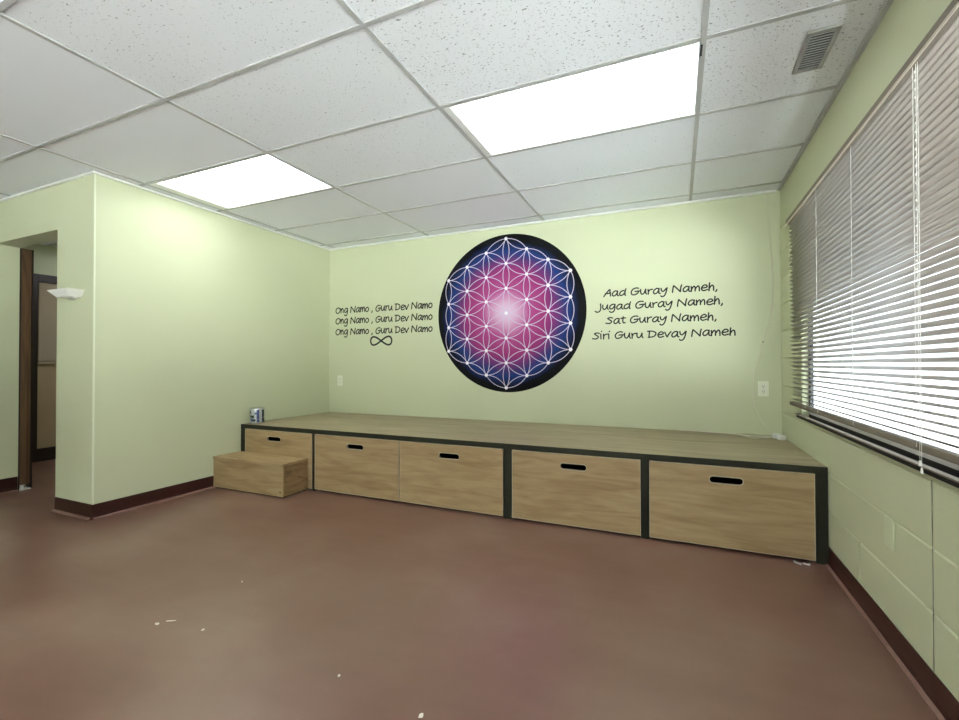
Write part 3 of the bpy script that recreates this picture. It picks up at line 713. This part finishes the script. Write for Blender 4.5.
tube(bm, smooth([(.645, 3.835, zc+.006), (.59, 3.815, zc), (.53, 3.79, zc), (.50, 3.77, zc), (.46, 3.85, zc), (.42, 3.925, zc), (.36, 3.945, zc), (.28, 3.965, zc), (.18, 3.975, zc), (.10, 3.99, zc), (.0, 3.996, zc)], 8), .0042, 6)
cc = obj('extension_cord', bm, m_cord, loc=(.4, 3.9, ST), shade=True); tag(cc, 'cream cord with white plugs lying on the back right corner of the stage', 'cord')
bm = bmesh.new(); tube(bm, smooth([(.650, 3.85, zc+.006), (.55, 3.87, zc), (.47, 3.88, zc), (.43, 3.915, zc+.002)], 6), .0042, 6); obj('second_cord', bm, m_cord, cc, loc=(.5, 3.88, ST), shade=True)
for a, b, c in ((.652, 3.84, 0), (.672, 3.772, .3)):
    bm = bmesh.new(); bx(bm, -.016, .026, -.019, .019, 0, .034, .006); bmesh.ops.rotate(bm, verts=bm.verts, cent=(0, 0, 0), matrix=Matrix.Rotation(c+.2, 3, 'Z')); bmesh.ops.translate(bm, verts=bm.verts, vec=(a, b, ST+.0006))
    obj('plug', bm, m_white, cc, loc=(a, b, ST), shade=False)

# ------------------------------------------------------------------ window blind
BX = XR-.032; BY0, BY1 = .23, 3.50; PZ = .0262
bl = thing('window_blind', (BX, (BY0+BY1)/2, .78), 'wide pale aluminium venetian blind over the window in the right wall', 'blind')
bm = bmesh.new(); bx(bm, BX-.026, XR-.001, BY0-.01, BY1+.012, 1.967, 1.998, .003); obj('head_rail', bm, m_rail, bl, loc=(BX, 2, 2.04))
bm = bmesh.new(); bx(bm, BX-.031, BX-.0262, BY0-.01, BY1+.012, 1.958, 1.968, .002); obj('valance', bm, m_railw, bl, loc=(BX, 2, 2.02))
bm = bmesh.new(); hw = .0135; tilt = math.radians(29)
z = 1.952; nsl = 0
while z > .82:
    prof = []
    for q in range(5):
        s = -hw+2*hw*q/4; bul = .0034*(1-(s/hw)**2)
        prof.append((BX+s*math.cos(tilt)+bul*math.sin(tilt), z-s*math.sin(tilt)+bul*math.cos(tilt)))
    th = .0005
    U_ = [(bm.verts.new((x, BY0, zz)), bm.verts.new((x, BY1, zz))) for x, zz in prof]
    for a, b in zip(U_, U_[1:]): bm.faces.new((a[0], b[0], b[1], a[1]))
    z -= PZ; nsl += 1
sl = obj('slats', bm, m_slat, bl, loc=(BX, 2, 1.4), shade=True)
so = sl.modifiers.new('thick', 'SOLIDIFY'); so.thickness = .0006
bm = bmesh.new(); bx(bm, BX-.014, BX+.014, BY0, BY1+.004, .783, .806, .003); obj('bottom_rail', bm, m_rail, bl, loc=(BX, 2, .78))
for k, y in enumerate((2.853, 2.338, 1.797, 1.26, .72)):
    bm = bmesh.new()
    for dx in (-.0165, .0165): tube(bm, [(BX+dx, y, 1.966), (BX+dx, y, .795)], .0008, 5)
    obj('ladder_cord', bm, m_string, bl, loc=(BX, y, 1.4))
bm = bmesh.new()
for yy, zb in ((1.772, .762), (1.761, .742)):
    tube(bm, [(BX-.0185, yy, 1.962), (BX-.0185, yy, zb)], .0008, 5); lathe(bm, [(.0008, .018), (.003, .012), (.0035, .0), (.001, -.002)], (BX-.0185, yy, zb-.02), 8)
# pulled-up bead loops along the lift cord
for k in range(26):
    zz = 1.94-.0262*k
    bx(bm, BX-.021, BX-.0165, 1.774, 1.780, zz-.003, zz+.003, .0008)
obj('lift_cord', bm, m_string, bl, loc=(BX, 1.79, 1.4))

# ------------------------------------------------------------------ paint chips on the floor
chips = [(-1.935, 1.149, .011, .007, 'white paint chip on the floor, front left, beside a thin white scrap'), (-1.905, 1.185, .020, .003, 'thin white scrap on the floor just behind a paint chip'),
         (-1.724, 1.196, .007, .005, 'tiny white speck on the floor right of the left paint chip'), (-.706, 1.165, .010, .008, 'white paint chip on the floor at the bottom middle of the photo'),
         (-1.049, 1.203, .006, .005, 'tiny white speck on the floor between the two larger chips'), (-1.931, 1.533, .008, .003, 'faint pale scrap on the floor in front of the step box')]
for k, (x, y, a, b, lbl) in enumerate(chips):
    bm = bmesh.new(); n = 9; ang = .5*k
    up = []; lo = []
    for q in range(n):
        t_ = 2*math.pi*q/n; rr_ = random.uniform(.75, 1.15); dx, dy = a*rr_*math.cos(t_), b*rr_*math.sin(t_)
        X_, Y_ = x+dx*math.cos(ang)-dy*math.sin(ang), y+dx*math.sin(ang)+dy*math.cos(ang)
        lo.append(bm.verts.new((X_, Y_, .0004))); up.append(bm.verts.new((x+(X_-x)*.85, y+(Y_-y)*.85, .0022+random.uniform(0, .0012))))
    bm.faces.new(up); bm.faces.new(lo[::-1])
    for q in range(n): bm.faces.new((lo[q], lo[(q+1) % n], up[(q+1) % n], up[q]))
    o = obj('paint_chip', bm, m_chip, loc=(x, y, 0)); tag(o, lbl, 'paint chip', 'paint chips on the floor')

for o in list(bpy.data.objects):
    if '_w' in o.keys(): del o['_w']
